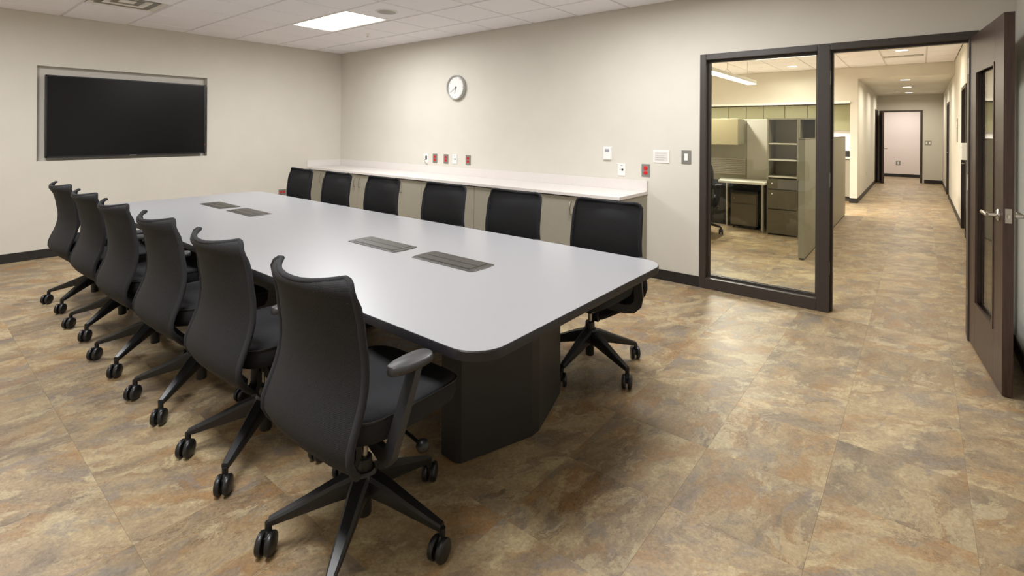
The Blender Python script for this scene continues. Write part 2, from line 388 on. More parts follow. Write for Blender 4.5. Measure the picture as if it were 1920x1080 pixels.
for y in ys[1:-1]: MB().box((0, y - .012, H), (XR, y + .012, H + .021)).obj('tee_bar', 'grid', ce)
MB().box((0, YB, H + .0015), (.02, 0, H + .02)).box((0, -.02, H + .0015), (XR, 0, H + .02)).obj('wall_angle', 'grid', ce)
# office + corridor ceiling
co = struct('ceiling_office', MB().box((1.85, .0, HO + .03), (XR + .15, 7.76, HO + .12)), 'grid', 'tiled ceiling over the office and the near part of the corridor', 'ceiling')
ox = [2.0] + [6.47 + .61 * k for k in range(-7, 3)] + [XR]; oy = [.15] + [1.19 + .61 * k for k in range(11)] + [7.76]
for i in range(len(ox) - 1):
    for j in range(len(oy) - 1):
        if ox[i + 1] - ox[i] > .05 and oy[j + 1] - oy[j] > .05: ctile(co, ox[i], ox[i + 1], oy[j + 1], oy[j], HO - .009)
for x in ox[1:-1]: MB().box((x - .012, .15, HO + .001), (x + .012, 7.76, HO + .02)).obj('tee_bar', 'grid', co)
for y in oy[1:-1]: MB().box((2.0, y - .012, HO), (XR, y + .012, HO + .021)).obj('tee_bar', 'grid', co)
struct('ceiling_soffit', MB().box((6.606, 7.76, HS), (XR, YC, HO + .05)), 'wall', 'lowered cream plaster ceiling over the far corridor', 'ceiling')
struct('ceiling_far_room', MB().box((5.7, YC + .12, 2.62), (XR, 16.35, 2.7)), 'grid', 'ceiling of the room beyond the corridor', 'ceiling')

# ceiling fixtures
for k, (i, j) in enumerate(TROFFERS):
    xa, xb, ya, yb = cellx(i), cellx(i + 2), celly(j + 1), celly(j)
    t = thing('ceiling_light', ['lit rectangular ceiling panel light near the television corner', 'rectangular ceiling panel light near the glazed doorway', 'rectangular ceiling panel light over the near left of the room', 'rectangular ceiling panel light above the photographer'][k], 'ceiling light', ((xa + xb) / 2, (ya + yb) / 2, H), group='panel lights in the meeting room ceiling')
    a, b = (xb - xa) / 2 - .012, (yb - ya) / 2 - .012
    f = MB()
    for q in ((-a, -b, a, -b + .03), (-a, b - .03, a, b), (-a, -b + .03, -a + .03, b - .03), (a - .03, -b + .03, a, b - .03)): f.box((q[0], q[1], -.004), (q[2], q[3], .05))
    f.obj('frame', 'white', t); MB().box((-a + .03, -b + .03, .01), (a - .03, b - .03, .02)).obj('lens', 'lens', t)
i, j = DIFF
t = thing('air_diffuser', 'square louvred metal air diffuser at the top left of the ceiling', 'vent', ((xs[i] + xs[i + 1]) / 2, (ys[j] + ys[j + 1]) / 2, H))
for k in range(5):
    o, inn, z0 = .285 - .055 * k, .285 - .055 * k - .035, -.004 + .004 * k
    ring = lambda h, z: [(-h, -h, z), (h, -h, z), (h, h, z), (-h, h, z)]
    MB().rings([ring(o, z0), ring(o, z0 + .006), ring(inn, z0 + .03), ring(inn, z0 + .024), ring(o, z0)], False).obj('louvre', 'greyplate' if k % 2 else 'white', t)
MB().box((-.29, -.29, .04), (.29, .29, .05)).obj('duct_plate', 'greyplate', t)
t = thing('ceiling_speaker', 'round grey speaker grille in a ceiling tile beside the panel light', 'speaker', (3.135, -1.43, H - .0092))
MB().lathe([(.118, 0), (.118, -.004), (.105, -.008), (.100, -.006)]).obj('ring', 'grid', t, 40)
MB().lathe([(.1, -.002), (.1, -.006), (.06, -.009), (.0, -.010)]).obj('grille', 'greyplate', t, 60)
t = thing('fire_sprinkler', 'small sprinkler head hanging from the ceiling near the clock wall', 'sprinkler', (1.906, -.811, H - .0092))
MB().lathe([(.03, 0), (.03, -.004), (.012, -.008), (.008, -.03), (.008, -.034)]).obj('escutcheon', 'white', t, 40); MB().lathe([(.016, -.036), (.016, -.039)]).obj('deflector', 'greyplate', t)
for k, (x, y, z) in enumerate(DOWN):
    t = thing('downlight', ['round recessed downlight in the near corridor ceiling', 'round downlight above the office behind the glass', 'nearest of the three lit downlights in the corridor soffit', 'middle of the three downlights in the corridor soffit', 'farthest of the three downlights in the corridor soffit', 'downlight in the corridor ceiling just past the doorway'][k], 'downlight', (x, y, z), group='corridor downlights')
    MB().lathe([(.1, 0), (.1, -.004), (.085, -.006), (.083, -.002)], n=24).obj('trim_ring', 'white', t, 40); MB().lathe([(.083, -.002), (.083, -.004)], n=24).obj('lens', 'lenswarm', t)
t = thing('linear_vent', 'long narrow air slot in the corridor ceiling', 'vent', (7.37, 6.42, HO - .0092))
MB().box((-.28, -.1, -.006), (.28, .1, 0)).obj('plate', 'greyplate', t)
for k in range(3): MB().box((-.26, -.07 + .05 * k, -.009), (.26, -.055 + .05 * k, -.006)).obj('slat', 'grid', t)
t = thing('smoke_detector', 'small white detector on the corridor soffit beside a downlight', 'detector', (7.14, 11.9, HS))
MB().lathe([(.06, 0), (.06, -.02), (.045, -.035), (.02, -.04)]).obj('body', 'white', t, 40)
def pendant(x, label):
    t = thing('pendant_light', label, 'pendant light', (x, 0, 0), group='linear pendant lights in the office')
    MB().box((-.09, 2.6, 2.405), (.09, 5.95, 2.465), .01).obj('housing', 'white', t); MB().box((-.078, 2.62, 2.396), (.078, 5.93, 2.405)).obj('lens', 'lenswarm', t)
    for y in (3.0, 4.3, 5.6):
        MB().tube([(0, y, 2.54), (0, y, HO)], .003, 6).obj('cable', 'steel', t)
        MB().tube([(-.06, y - .1, 2.46), (0, y, 2.545), (.06, y + .1, 2.46)], .003, 6).obj('yoke', 'steel', t)
pendant(5.015, 'white linear pendant light hanging in the office behind the glass')
pendant(2.6, 'unseen second linear pendant light added to brighten the office')  # out of view, added for more light in the office

# ------------------------------------------------------------------ glazed sidelight, door frame, door
win = thing('window_1', 'floor to ceiling glass sidelight in a dark bronze metal frame', 'window', (0, 0, 0), kind='structure')
FW = .055; y0, y1 = -.012, .162
MB().box((FX0, y0, 0), (FX0 + FW, y1, FZ), .004).obj('frame_jamb', 'frame', win); MB().box((6.952, y0, 0), (7.04, y1, FZ), .004).obj('frame_mullion', 'frame', win)
MB().box((FX0 + FW, y0, 0), (6.952, y1, .098), .004).obj('frame_sill', 'frame', win); MB().box((FX0 + FW, y0, FZ - FW), (6.952, y1, FZ), .004).obj('frame_head', 'frame', win)
st = MB(); a, b, c, d = FX0 + FW, 6.952, .098, FZ - FW
for yy in (.055, .085):
    st.box((a, yy, c), (a + .018, yy + .014, d)); st.box((b - .018, yy, c), (b, yy + .014, d)); st.box((a + .018, yy, c), (b - .018, yy + .014, c + .018)); st.box((a + .018, yy, d - .018), (b - .018, yy + .014, d))
st.obj('glazing_bead', 'frame', win)
MB().box((a + .004, .070, c + .004), (b - .004, .084, d - .004)).obj('pane', 'glass', win)
tr = thing('trim_1', 'dark bronze metal door frame beside the glass sidelight', 'door frame', (0, 0, 0), kind='structure')
MB().box((7.04, y0, FZ - FW), (FX1, y1, FZ), .004).obj('frame_head', 'frame', tr); MB().box((7.872, y0, 0), (FX1, y1, FZ - FW), .004).obj('frame_jamb', 'frame', tr)
MB().box((7.04, .05, 0), (7.056, .1, FZ - FW)).box((7.056, .05, FZ - FW - .016), (7.872, .1, FZ - FW)).obj('stop', 'frame', tr)
for z in (.3, 1.02, 1.85): MB().box((7.0395, -.006, z), (7.0415, .03, z + .11)).obj('strike_plate', 'steel', tr)
# open door: local x along the leaf from the hinge, local y = thickness
ang = math.atan2(-.9955, .0952)
dr = thing('door_1', 'dark mahogany door standing open with a tall glass lite and lever handle', 'door', (7.88, -.004, 0), ang, kind='structure')
DW, DT, DZ = .905, .045, 2.135
L0, L1, LZ0, LZ1 = .195, .70, .31, 1.885
def leafbox(x0, x1, z0, z1): return MB().box((x0, 0, z0), (x1, DT, z1), .002)
leafbox(0, L0, .008, DZ).obj('stile', 'wood', dr); leafbox(L1, DW, .008, DZ).obj('stile', 'wood', dr); leafbox(L0, L1, .008, LZ0).obj('rail', 'wood', dr); leafbox(L0, L1, LZ1, DZ).obj('rail', 'wood', dr)
mb = MB()
for yy in (-.004, DT - .008):
    mb.box((L0, yy, LZ0), (L0 + .018, yy + .012, LZ1)); mb.box((L1 - .018, yy, LZ0), (L1, yy + .012, LZ1)); mb.box((L0, yy, LZ0), (L1, yy + .012, LZ0 + .018)); mb.box((L0, yy, LZ1 - .018), (L1, yy + .012, LZ1))
mb.obj('lite_moulding', 'wood', dr)
MB().box((L0 + .002, DT / 2 - .003, LZ0 + .002), (L1 - .002, DT / 2 + .003, LZ1 - .002)).obj('pane', 'glass', dr)
def lever(par, x, z, sgn, mat='chrome', off=0):
    yb = (0 if sgn < 0 else DT) if off == 0 else off
    h = MB().lathe([(.034, 0), (.034, sgn * .008), (.026, sgn * .014), (.013, sgn * .016), (.012, sgn * .05)], (x, yb, z), 'Y', 20).obj('lever_rose', mat, par, 40)
    MB().tube([(x, yb + sgn * .048, z), (x - .02, yb + sgn * .056, z), (x - .06, yb + sgn * .056, z), (x - .125, yb + sgn * .054, z)], [.011, .0115, .0105, .010], 10).obj('lever', mat, h, 50)
lever(dr, .835, 1.0, -1); lever(dr, .835, 1.0, 1)
lp = MB().box((DW - .001, .009, .965), (DW + .0015, .036, 1.045)).obj('latch_plate', 'steel', dr); MB().box((DW, .017, .993), (DW + .011, .029, 1.012), .002).obj('latch_bolt', 'chrome', lp)
for z in (.25, 1.06, 1.88): MB().tube([(.0, -.006, z), (.0, -.006, z + .11)], .007, 8).obj('hinge', 'steel', dr)

# ------------------------------------------------------------------ corridor doors
def side_door(name, y0, y1, label, jl):
    t = thing(name, label, 'door', (XR, y0, 0), kind='structure'); wd = y1 - y0
    MB().box((-.012, 0, 0), (.16, .05, 2.16)).obj('frame_jamb', 'frame', t); MB().box((-.012, wd - .05, 0), (.16, wd, 2.16)).obj('frame_jamb', 'frame', t); MB().box((-.012, .05, 2.11), (.16, wd - .05, 2.16)).obj('frame_head', 'frame', t)
    MB().box((.05, .05, .006), (.095, wd - .05, 2.11)).obj('leaf', 'wood', t)
    h = MB().lathe([(.03, 0), (.03, -.01), (.012, -.014), (.012, -.05)], (.05, wd - .13, 1.0), 'X', 16).obj('handle', 'steel', t, 40)
    MB().tube([(.0, wd - .13, 1.0), (0, wd - .25, 1.0)], .01, 8).obj('lever', 'steel', h)
side_door('door_2', D1[0], D1[1], 'nearer dark framed door on the corridor right wall', 0)
side_door('door_3', D2[0], D2[1], 'farther dark framed door on the corridor right wall', 0)
t = thing('door_4', 'open dark door in a black frame at the corridor end', 'door', (0, 0, 0), kind='structure')
MB().box((EX0, YC - .02, 0), (EX0 + .055, YC + .14, EZ)).obj('frame_jamb', 'frame', t); MB().box((EX1 - .055, YC - .02, 0), (EX1, YC + .14, EZ)).obj('frame_jamb', 'frame', t); MB().box((EX0 + .055, YC - .02, EZ - .05), (EX1 - .055, YC + .14, EZ)).obj('frame_head', 'frame', t)
lf = MB().rings([[(6.712 + a * .05 + n * .045, YC - .03 - a * .9, z) for a, n in ((0, 0), (1, 0), (1, 1), (0, 1))] for z in (.01, 2.07)]).obj('leaf', 'wood', t)
MB().rings([[(6.7585 + a * .05, YC - .04 - a * .88, z) for a in (0, 1)] + [(6.7605 + a * .05, YC - .04 - a * .88, z) for a in (1, 0)] for z in (.03, .28)]).obj('kick_plate', 'steel', lf)
MB().box((6.795, YC - .87, .9), (6.805, YC - .80, 1.1)).tube([(6.80, YC - .83, 1.0), (6.87, YC - .83, 1.0), (6.87, YC - .70, 1.0)], .012, 8).obj('handle', 'chrome', lf)
t = thing('door_5', 'dark door set in the corridor left wall near its end', 'door', (6.606, 12.92, 0), kind='structure')
MB().box((0, 0, 0), (.014, .05, 2.13)).obj('frame_jamb', 'frame', t); MB().box((0, 1.0, 0), (.014, 1.05, 2.13)).obj('frame_jamb', 'frame', t); MB().box((0, .05, 2.08), (.014, 1.0, 2.13)).obj('frame_head', 'frame', t); MB().box((0, .05, .005), (.008, 1.0, 2.08)).obj('leaf', 'wood', t)

# ------------------------------------------------------------------ television
tv = thing('television', 'large black flat television hung in the wall recess', 'television', (0, -2.898, 1.585))
hw, hh = .808, .466
MB().box((-.035, -hw, -hh), (.030, hw, hh), .006).obj('case', 'bezel', tv)
b = MB(); e = .014
for q in ((-hw, -hh, hw, -hh + .018), (-hw, hh - e, hw, hh), (-hw, -hh, -hw + e, hh), (hw - e, -hh, hw, hh)): b.box((.030, q[0], q[1]), (.034, q[2], q[3]))
b.obj('bezel', 'bezel', tv); MB().box((.0295, -hw + e, -hh + .018), (.0315, hw - e, hh - e)).obj('screen', 'screen', tv)
MB().box((.034, -.035, -hh + .005), (.0346, .03, -hh + .012)).obj('badge', 'greyplate', tv); MB().box((.034, hw - .012, -.345), (.0346, hw - .007, -.338)).obj('indicator', 'ledred', tv)
MB().box((-.08, -.3, -.2), (-.035, .3, .2)).obj('wall_mount', 'black', tv)

# ------------------------------------------------------------------ conference table
TX0, TX1, TY0, TY1, TZ = 1.62, 6.525, -3.615, -2.095, .737
tb = thing('conference_table', 'long conference table with grey laminate top and black edge on black pedestals', 'table', ((TX0 + TX1) / 2, (TY0 + TY1) / 2, 0))
hx, hy = (TX1 - TX0) / 2, (TY1 - TY0) / 2
top = rrect(-hx, hx, -hy, hy, .13, 10)
def inset(p, k): return [(x * (1 - k / hx), y * (1 - k / hy)) for x, y in p]
MB().rings([[(x, y, .6975) for x, y in inset(top, .012)], [(x, y, .7015) for x, y in inset(top, .002)], [(x, y, .733) for x, y in top], [(x, y, .7362) for x, y in inset(top, .002)]]).obj('edge_band', 'edge', tb, 40)
MB().prism(inset(top, .003), .7355, .7375).obj('tabletop', 'laminate', tb)
def pedestal(pts): 
    q = [(x - (TX0 + TX1) / 2, y - (TY0 + TY1) / 2) for x, y in pts]; return MB().prism(q, .004, .6975).obj('pedestal', 'ped', tb)
yc = -2.83
right = [(5.94, yc - .395), (6.03, yc - .40), (6.055, yc - .385), (6.175, yc - .03), (6.175, yc + .03), (6.06, yc + .385), (6.03, yc + .40), (5.94, yc + .395)]
pedestal(right); pedestal([(TX0 + TX1 - x, y) for x, y in right])
pedestal([(3.72, yc - .36), (4.42, yc - .36), (4.46, yc - .32), (4.46, yc + .32), (4.42, yc + .36), (3.72, yc + .36), (3.68, yc + .32), (3.68, yc - .32)])
MB().box((-1.9, -.05, .60), (1.9, .05, .6975)).obj('wire_trough', 'ped', tb)
def module(x, label, openlid):
    t = thing('power_module', label, 'power module', (x, -2.835, .7376), group='power modules set into the tabletop')
    hw, hd = .232, .093; n = 8
    end = [(hw + .018 * math.cos(a) - .004, hd * math.sin(a) * 1.0) for a in [math.radians(-90 + 180 * k / n) for k in range(n + 1)]]
    ol = [(x_ if abs(y_) < hd * .999 else x_, y_) for x_, y_ in end]; ol = ol + [(-x_, -y_) for x_, y_ in ol]
    MB().rings([[(a, b, 0) for a, b in ol], [(a, b, .002) for a, b in ol], [(a * .985, b * .96, .0035) for a, b in ol]]).obj('flange', 'module', t)
    MB().box((-hw + .035, -.062, .0035), (hw - .035, -.006, .005)).obj('lid', 'module', t); MB().box((-hw + .035, .006, .0035), (hw - .035, .074, .005)).obj('lid', 'module', t)
    MB().box((-hw + .03, -.005, .0036), (hw - .03, .005, .0044)).obj('slot', 'module_dark', t)
    if openlid: MB().box((-hw + .03, -.074, .0036), (hw - .03, -.065, .0046)).obj('slot', 'module_dark', t)
    else: MB().box((-hw + .03, -.068, .0036), (hw - .03, -.063, .0042)).obj('slot', 'module_dark', t)
for x, o, l in ((2.48, 0, 'farthest flush bronze power hatch in the tabletop, nearest the television'), (3.09, 0, 'second bronze power hatch from the television end of the table'), (4.97, 1, 'bronze power hatch with two black slots, third from the television end'), (5.60, 0, 'nearest flush bronze power hatch at the door end of the table')): module(x, l, o)

# ------------------------------------------------------------------ chairs
def make_chair():
    t = thing('conference_chair', 'chair', 'chair')
    # height, edge y, half width, wrap, dip of the middle
    rows = [(1.004, -.212, .192, .070, .018), (1.002, -.214, .212, .070, .018), (.993, -.218, .228, .069, .015), (.974, -.221, .238, .064, .010), (.950, -.215, .242, .057, .005), (.92, -.204, .243, .051, .001), (.87, -.193, .245, .048, 0), (.82, -.188, .246, .045, 0), (.77, -.180, .247, .044, 0),
            (.72, -.178, .249, .043, 0), (.67, -.182, .251, .042, 0), (.62, -.194, .253, .04, 0), (.58, -.209, .255, .038, 0), (.54, -.226, .257, .036, 0), (.505, -.238, .259, .033, 0), (.47, -.240, .260, .03, 0),
            (.435, -.224, .254, .027, 0), (.40, -.196, .232, .022, 0), (.365, -.163, .188, .018, 0), (.33, -.128, .132, .012, 0), (.30, -.098, .078, .006, 0), (.28, -.078, .04, .002, 0)]
    us = [-1, -.97, -.93, -.87, -.79, -.68, -.5, -.25, 0, .25, .5, .68, .79, .87, .93, .97, 1]; nu = len(us) - 1
    P = lambda r, u: (u * r[2], r[1] - r[3] * (1 - abs(u) ** 2.5), r[0] - r[4] * (1 - u * u))
    vs = [P(r, u) for r in rows for u in us]; fs = []
    for i in range(len(rows) - 1):
        for k in range(nu): a = i * (nu + 1) + k; fs.append((a, a + 1, a + nu + 2, a + nu + 1))
    bk = MB().add(vs, fs).obj('back_mesh', 'mesh', t, 60)
    md = bk.modifiers.new('thickness', 'SOLIDIFY'); md.thickness = .006; md.offset = 0
    loop = [P(rows[0], u) for u in us] + [P(r, 1) for r in rows[1:]] + [P(r, -1) for r in reversed(rows[1:])]
    MB().tube(loop, [.0095 if q[2] > .93 else .0125 for q in loop], 8, closed=True).obj('back_frame', 'fabric', t, 60)
    MB().tube([(0, -.075, .275), (0, -.058, .268), (0, -.045, .30), (0, -.045, .37), (0, -.03, .41)], None, sec=[(-.03, -.012), (.03, -.012), (.03, .012), (-.03, .012)]).obj('back_bar', 'plastic', t)
    # seat
    def out(z, k, dy=0):
        r = []
        for j in range(32):
            a = 2 * math.pi * j / 32; c, s_ = math.cos(a), math.sin(a); e = .48
            x = math.copysign(abs(c) ** e, c) * .246 * k; y = .05 + math.copysign(abs(s_) ** e, s_) * .25 * k
            r.append((x, y, z - (.02 * max(0, (y - .15) / .15) ** 2 if y > .15 else 0) + (.012 * (abs(x) / .246) ** 2)))
        return r
    MB().rings([out(.438, .86), out(.45, .95), (out(.475, .99)), out(.515, 1.0), out(.528, .99), out(.538, .955), out(.541, .85), out(.536, .6), out(.533, .3)]).obj('seat', 'fabric', t, 50)
    MB().tube(out(.526, 1.0), .004, 6, closed=True).obj('seat_seam', 'plastic', t, 60)
    MB().box((-.11, -.08, .385), (.11, .17, .44), .012).obj('mechanism', 'plastic', t)
    MB().tube([(.09, .06, .40), (.2, .05, .395), (.25, .045, .39)], .006, 6).lathe([(.0, 0), (.02, .004), (.024, .02), (.015, .035), (0, .04)], (.245, .045, .39), 'X', 12).obj('lever', 'plastic', t, 50)
    # arms
    for s in (-1, 1):
        path = [(s * .10, -.055, .415), (s * .19, -.075, .405), (s * .245, -.09, .412), (s * .272, -.098, .44), (s * .284, -.09, .49), (s * .290, -.06, .58), (s * .292, -.03, .66), (s * .292, -.015, .706)]
        a = MB().tube(path, None, sec=[(-.011, -.026), (.011, -.026), (.011, .026), (-.011, .026)] if True else None).obj('armrest', 'arm', t, 40)
        pad = []
        for z, k in ((.698, .80), (.703, .95), (.713, 1), (.722, .94), (.726, .75)):
            ring = []
            for j in range(24):
                q = 2 * math.pi * j / 24; c, d = math.cos(q), math.sin(q)
                x = math.copysign(abs(c) ** .75, c) * .042 * k * (1 + .18 * d); y = -.040 + math.copysign(abs(d) ** .8, d) * .085 * (.9 + .1 * k)
                ring.append((s * .292 + x, y, z))
            pad.append(ring)
        MB().rings(pad).obj('arm_pad', 'arm', a, 50)
    # gas column and five-star base
    MB().lathe([(.013, .26), (.013, .40)], n=14).obj('gas_rod', 'steel', t, 40)
    MB().lathe([(.025, .065), (.027, .07), (.027, .21), (.030, .235), (.028, .272), (.024, .276)], n=16).obj('column', 'plastic', t, 40)
    MB().lathe([(.04, .150), (.052, .165), (.052, .215), (.038, .232)], n=20).obj('hub', 'plastic', t, 40)
    for k in range(5):
        a = math.radians(90 + 72 * k); rot = Matrix.Rotation(a, 3, 'Z')
        st = [(.03, .034, .152, .226), (.10, .030, .140, .203), (.20, .024, .117, .160), (.29, .018, .096, .124), (.318, .015, .09, .113)]
        rs = []
        for r, w_, z0, z1 in st:
            ch = .35 * w_; pr = [(r, -w_ * .8, z0), (r, w_ * .8, z0), (r, w_, z0 + .3 * (z1 - z0)), (r, w_, z1 - ch), (r, w_ - ch, z1), (r, -w_ + ch, z1), (r, -w_, z1 - ch), (r, -w_, z0 + .3 * (z1 - z0))]
            rs.append([rot @ Vector(p) for p in pr])
        MB().rings(rs).obj('leg', 'plastic', t, 35)
        cc = rot @ Vector((.318, 0, 0)); ca = a + [.6, -.9, 1.3, .2, -1.7][k]; cr = Matrix.Rotation(ca, 3, 'Z')
        cs = bpy.data.objects.new('caster', MB().tube([(0, 0, .10), (0, 0, .072), (.012, 0, .05)], [.012, .012, .011], 10).box((-.006, -.006, .028), (.026, .006, .06), .003).mesh('caster', 'plastic')); COL.objects.link(cs); cs.parent = t
        cs.location = cc; cs.rotation_euler = (0, 0, ca)
        for s in (-1, 1):
            MB().lathe([(.012, s * .007), (.035, s * .007), (.038, s * .011), (.038, s * .022), (.035, s * .026), (.027, s * .029), (.0, s * .030)], (.016, 0, .038), 'Y', 20).obj('wheel', 'plastic', cs, 40)
    return t
ch0 = make_chair(); first = True
def chair(x, y, rz, label, group):
    global first
    o = ch0 if first else copy_tree(ch0); first = False
    o.location = (x, y, 0); o.rotation_euler = (0, 0, rz); o['label'] = label; o['group'] = group
    return o
near = [(6.04, -3.70, .02), (5.245, -3.685, .025), (4.49, -3.69, .03), (3.74, -3.70, .04), (2.96, -3.69, .05), (2.15, -3.69, .06)]
nl = ['black mesh back chair on the near table side, closest to the camera', 'second black mesh chair from the camera on the near table side', 'third black mesh chair from the camera on the near table side',
      'fourth black mesh chair from the camera on the near table side', 'fifth black mesh chair from the camera on the near table side', 'farthest black mesh chair on the near table side, by the television wall']
for (x, y, r), l in zip(near, nl): chair(x, y, r, l, 'chairs along the near side of the table')
far = [(6.01, -2.035, 0), (5.23, -2.035, 0), (4.47, -2.035, 0), (3.61, -2.03, 0), (2.83, -2.03, 0), (2.08, -2.03, 0)]
flb = ['black mesh chair on the cabinet side, nearest the glazed doorway', 'second chair from the doorway on the cabinet side of the table', 'third chair from the doorway on the cabinet side of the table',
       'fourth chair from the doorway on the cabinet side of the table', 'fifth chair from the doorway on the cabinet side of the table', 'farthest chair on the cabinet side, nearest the television wall']
for (x, y, r), l in zip(far, flb):
    o = chair(x, y, math.pi + r, l, 'chairs along the cabinet side of the table')
    for c in o.children:
        if c.name.startswith('armrest'): c.location.z = -.03        # arms set lower on this side

# ------------------------------------------------------------------ credenza
CZ, CF = .858, -.615
wt = thing('countertop', 'long white quartz countertop with backsplash along the clock wall', 'countertop', (0, 0, 0))
MB().box((.001, CF, CZ - .032), (5.485, -.001, CZ), .003).obj('slab', 'quartz', wt)
MB().box((.001, -.021, CZ), (5.485, -.001, CZ + .104), .002).obj('backsplash', 'quartz', wt); MB().box((.001, CF + .004, CZ), (.021, -.021, CZ + .104), .002).obj('side_splash', 'quartz', wt)
cl = ['taupe two door base cabinet at the television wall', 'second taupe base cabinet from the television wall', 'third taupe base cabinet from the television wall', 'fourth taupe base cabinet from the television wall', 'fifth taupe base cabinet from the television wall', 'sixth taupe base cabinet, at the exposed end by the light switch']
for k in range(6):
    xa = .003 + .9125 * k; wd = .911
    t = thing('base_cabinet', cl[k], 'cabinet', (xa, 0, 0), group='base cabinets under the white counter')
    MB().box((0, -.572, .1), (wd, -.003, CZ - .0325)).obj('body', 'cabinet', t); MB().box((0, -.52, 0), (wd, -.003, .1)).obj('toe_kick', 'cabdark', t)
    MB().box((0, -.574, CZ - .045), (wd, -.571, CZ - .0325)).obj('shadow_reveal', 'cabdark', t)
    for s in (0, 1):
        a = s * wd / 2 + .0015; b = a + wd / 2 - .003
        d = MB().box((a, -.592, .105), (b, -.573, CZ - .046), .0015).obj('door', 'cabinet', t)
        hx_ = b - .06 if s == 0 else a + .06
        MB().tube([(hx_, -.592, .765), (hx_, -.612, .765), (hx_, -.620, .757), (hx_, -.620, .65), (hx_, -.612, .642), (hx_, -.592, .642)], .005, 8).obj('handle', 'steel', d, 50)

# ------------------------------------------------------------------ things on the walls
ck = thing('wall_clock', 'round white wall clock with thin grey hands', 'clock', (2.775, 0, 2.03))
MB().lathe([(.165, -.001), (.168, -.01), (.166, -.045), (.158, -.052), (.150, -.046), (.148, -.02)], axis='Y', n=40).obj('case', 'clockcase', ck, 40)
MB().lathe([(.149, -.018), (.149, -.026)], axis='Y', n=40).obj('dial', 'white', ck)
for k in range(12):
    a = math.radians(30 * k); mbx = MB(); r0, r1 = .118, .138; u = Vector((math.sin(a), 0, math.cos(a))); v = Vector((math.cos(a), 0, -math.sin(a))) * (.0035 if k % 3 == 0 else .002)
    mbx.rings([[u * r0 - v + Vector((0, y, 0)), u * r0 + v + Vector((0, y, 0)), u * r1 + v + Vector((0, y, 0)), u * r1 - v + Vector((0, y, 0))] for y in (-.0255, -.0268)]).obj('hour_mark', 'ink', ck)
def hand(deg, ln, wd_, m, y):
    a = math.radians(deg); u = Vector((math.sin(a), 0, math.cos(a))); v = Vector((math.cos(a), 0, -math.sin(a))) * wd_
    MB().rings([[u * -.02 - v + Vector((0, q, 0)), u * -.02 + v + Vector((0, q, 0)), u * ln + v * .5 + Vector((0, q, 0)), u * ln - v * .5 + Vector((0, q, 0))] for q in (y, y - .002)]).obj('hand', m, ck)
hand(197, .085, .004, 'greyplate', -.030); hand(240, .125, .003, 'greyplate', -.034)
MB().lathe([(.008, -.028), (.008, -.04), (.0, -.041)], axis='Y', n=12).obj('cap', 'black', ck)
def plate(name, label, cat, x, z, w_, h_, m, group=None):
    t = thing(name, label, cat, (x, 0, z), group=group); MB().box((-w_ / 2, -.007, -h_ / 2), (w_ / 2, -.0005, h_ / 2), .002).obj('plate', m, t); return t
def red_outlet(x, z, label, round_=False):
    t = plate('power_outlet', label, 'outlet', x, z, .088, .127, 'greyplate', 'red power outlets on the clock wall')
    for s in (-1, 1):
        if round_: r_ = MB().lathe([(.021, -.007), (.021, -.010), (.018, -.0115), (.0, -.0115)], (0, 0, s * .023), 'Y', 20).obj('receptacle', 'red', t, 30)
        else: r_ = MB().box((-.019, -.0105, s * .022 - .016), (.019, -.007, s * .022 + .016), .003).obj('receptacle', 'red', t)
        for q in (-.007, .007): MB().box((q - .0012, -.0119, s * .022 - .003), (q + .0012, -.0100, s * .022 + .007)).obj('slot', 'black', r_)
    MB().lathe([(.003, -.007), (.003, -.008)], (0, 0, 0), 'Y', 8).obj('screw', 'steel', t)
red_outlet(2.346, 1.064, 'leftmost of three red outlets in steel plates above the counter')
red_outlet(2.566, 1.064, 'middle of three red outlets in steel plates above the counter')
red_outlet(2.986, 1.067, 'rightmost of three red outlets in steel plates above the counter')
red_outlet(5.463, 1.067, 'red round socket outlet above the exposed counter end', True)
t = thing('power_outlet', 'red outlet low on the television wall behind the table', 'outlet', (0, -1.002, .49), math.pi / 2)
MB().box((-.057, -.007, -.044), (.057, -.0005, .044), .002).obj('plate', 'greyplate', t)
for s in (-1, 1): MB().box((s * .022 - .017, -.0105, -.017), (s * .022 + .017, -.007, .017), .003).obj('receptacle', 'red', t)
def data_plate(x, z, label):
    t = plate('data_plate', label, 'data plate', x, z, .085, .125, 'white', 'white data jack plates')
    MB().box((.0, -.0085, -.010), (.019, -.007, .010)).obj('jack', 'black', t); MB().box((-.022, -.0085, -.003), (-.008, -.007, .004)).obj('jack', 'ink', t); MB().box((-.012, -.0078, .04), (.012, -.007, .046)).obj('label_window', 'ink', t)
data_plate(2.737, 1.069, 'white data plate with one dark jack between the red outlets'); data_plate(5.199, 1.06, 'white data plate with a black jack under the thermostat')
t = plate('cable_plate', 'white wall plate with an open black port and hanging cable', 'cable plate', 2.157, 1.06, .085, .125, 'white')
MB().box((-.006, -.0085, -.022), (.026, -.007, .034)).obj('opening', 'black', t); MB().tube([(.0, -.008, -.01), (-.004, -.03, -.03), (.012, -.03, -.06), (.045, -.02, -.085), (.05, -.018, -.095)], .004, 6).obj('cable', 'greyplate', t, 50)
t = plate('thermostat', 'white thermostat with a small grey display', 'thermostat', 5.036, 1.224, .1, .138, 'white'); MB().box((-.045, -.024, -.063), (.045, -.007, .063), .005).obj('body', 'white', t); MB().box((-.022, -.0255, .018), (.026, -.0238, .046)).obj('display', 'ink', t)
t = plate('notice_plate', 'white notice plate with faint lines between thermostat and switch', 'sign', 5.624, 1.213, .164, .126, 'white'); MB().box((-.066, -.0082, -.046), (.066, -.0068, .048)).obj('card', 'quartz', t)
for k in range(4): MB().box((-.056, -.0088, .03 - .022 * k), (.05 - .02 * (k % 2), -.008, .033 - .022 * k)).obj('text_line', 'ink', t)
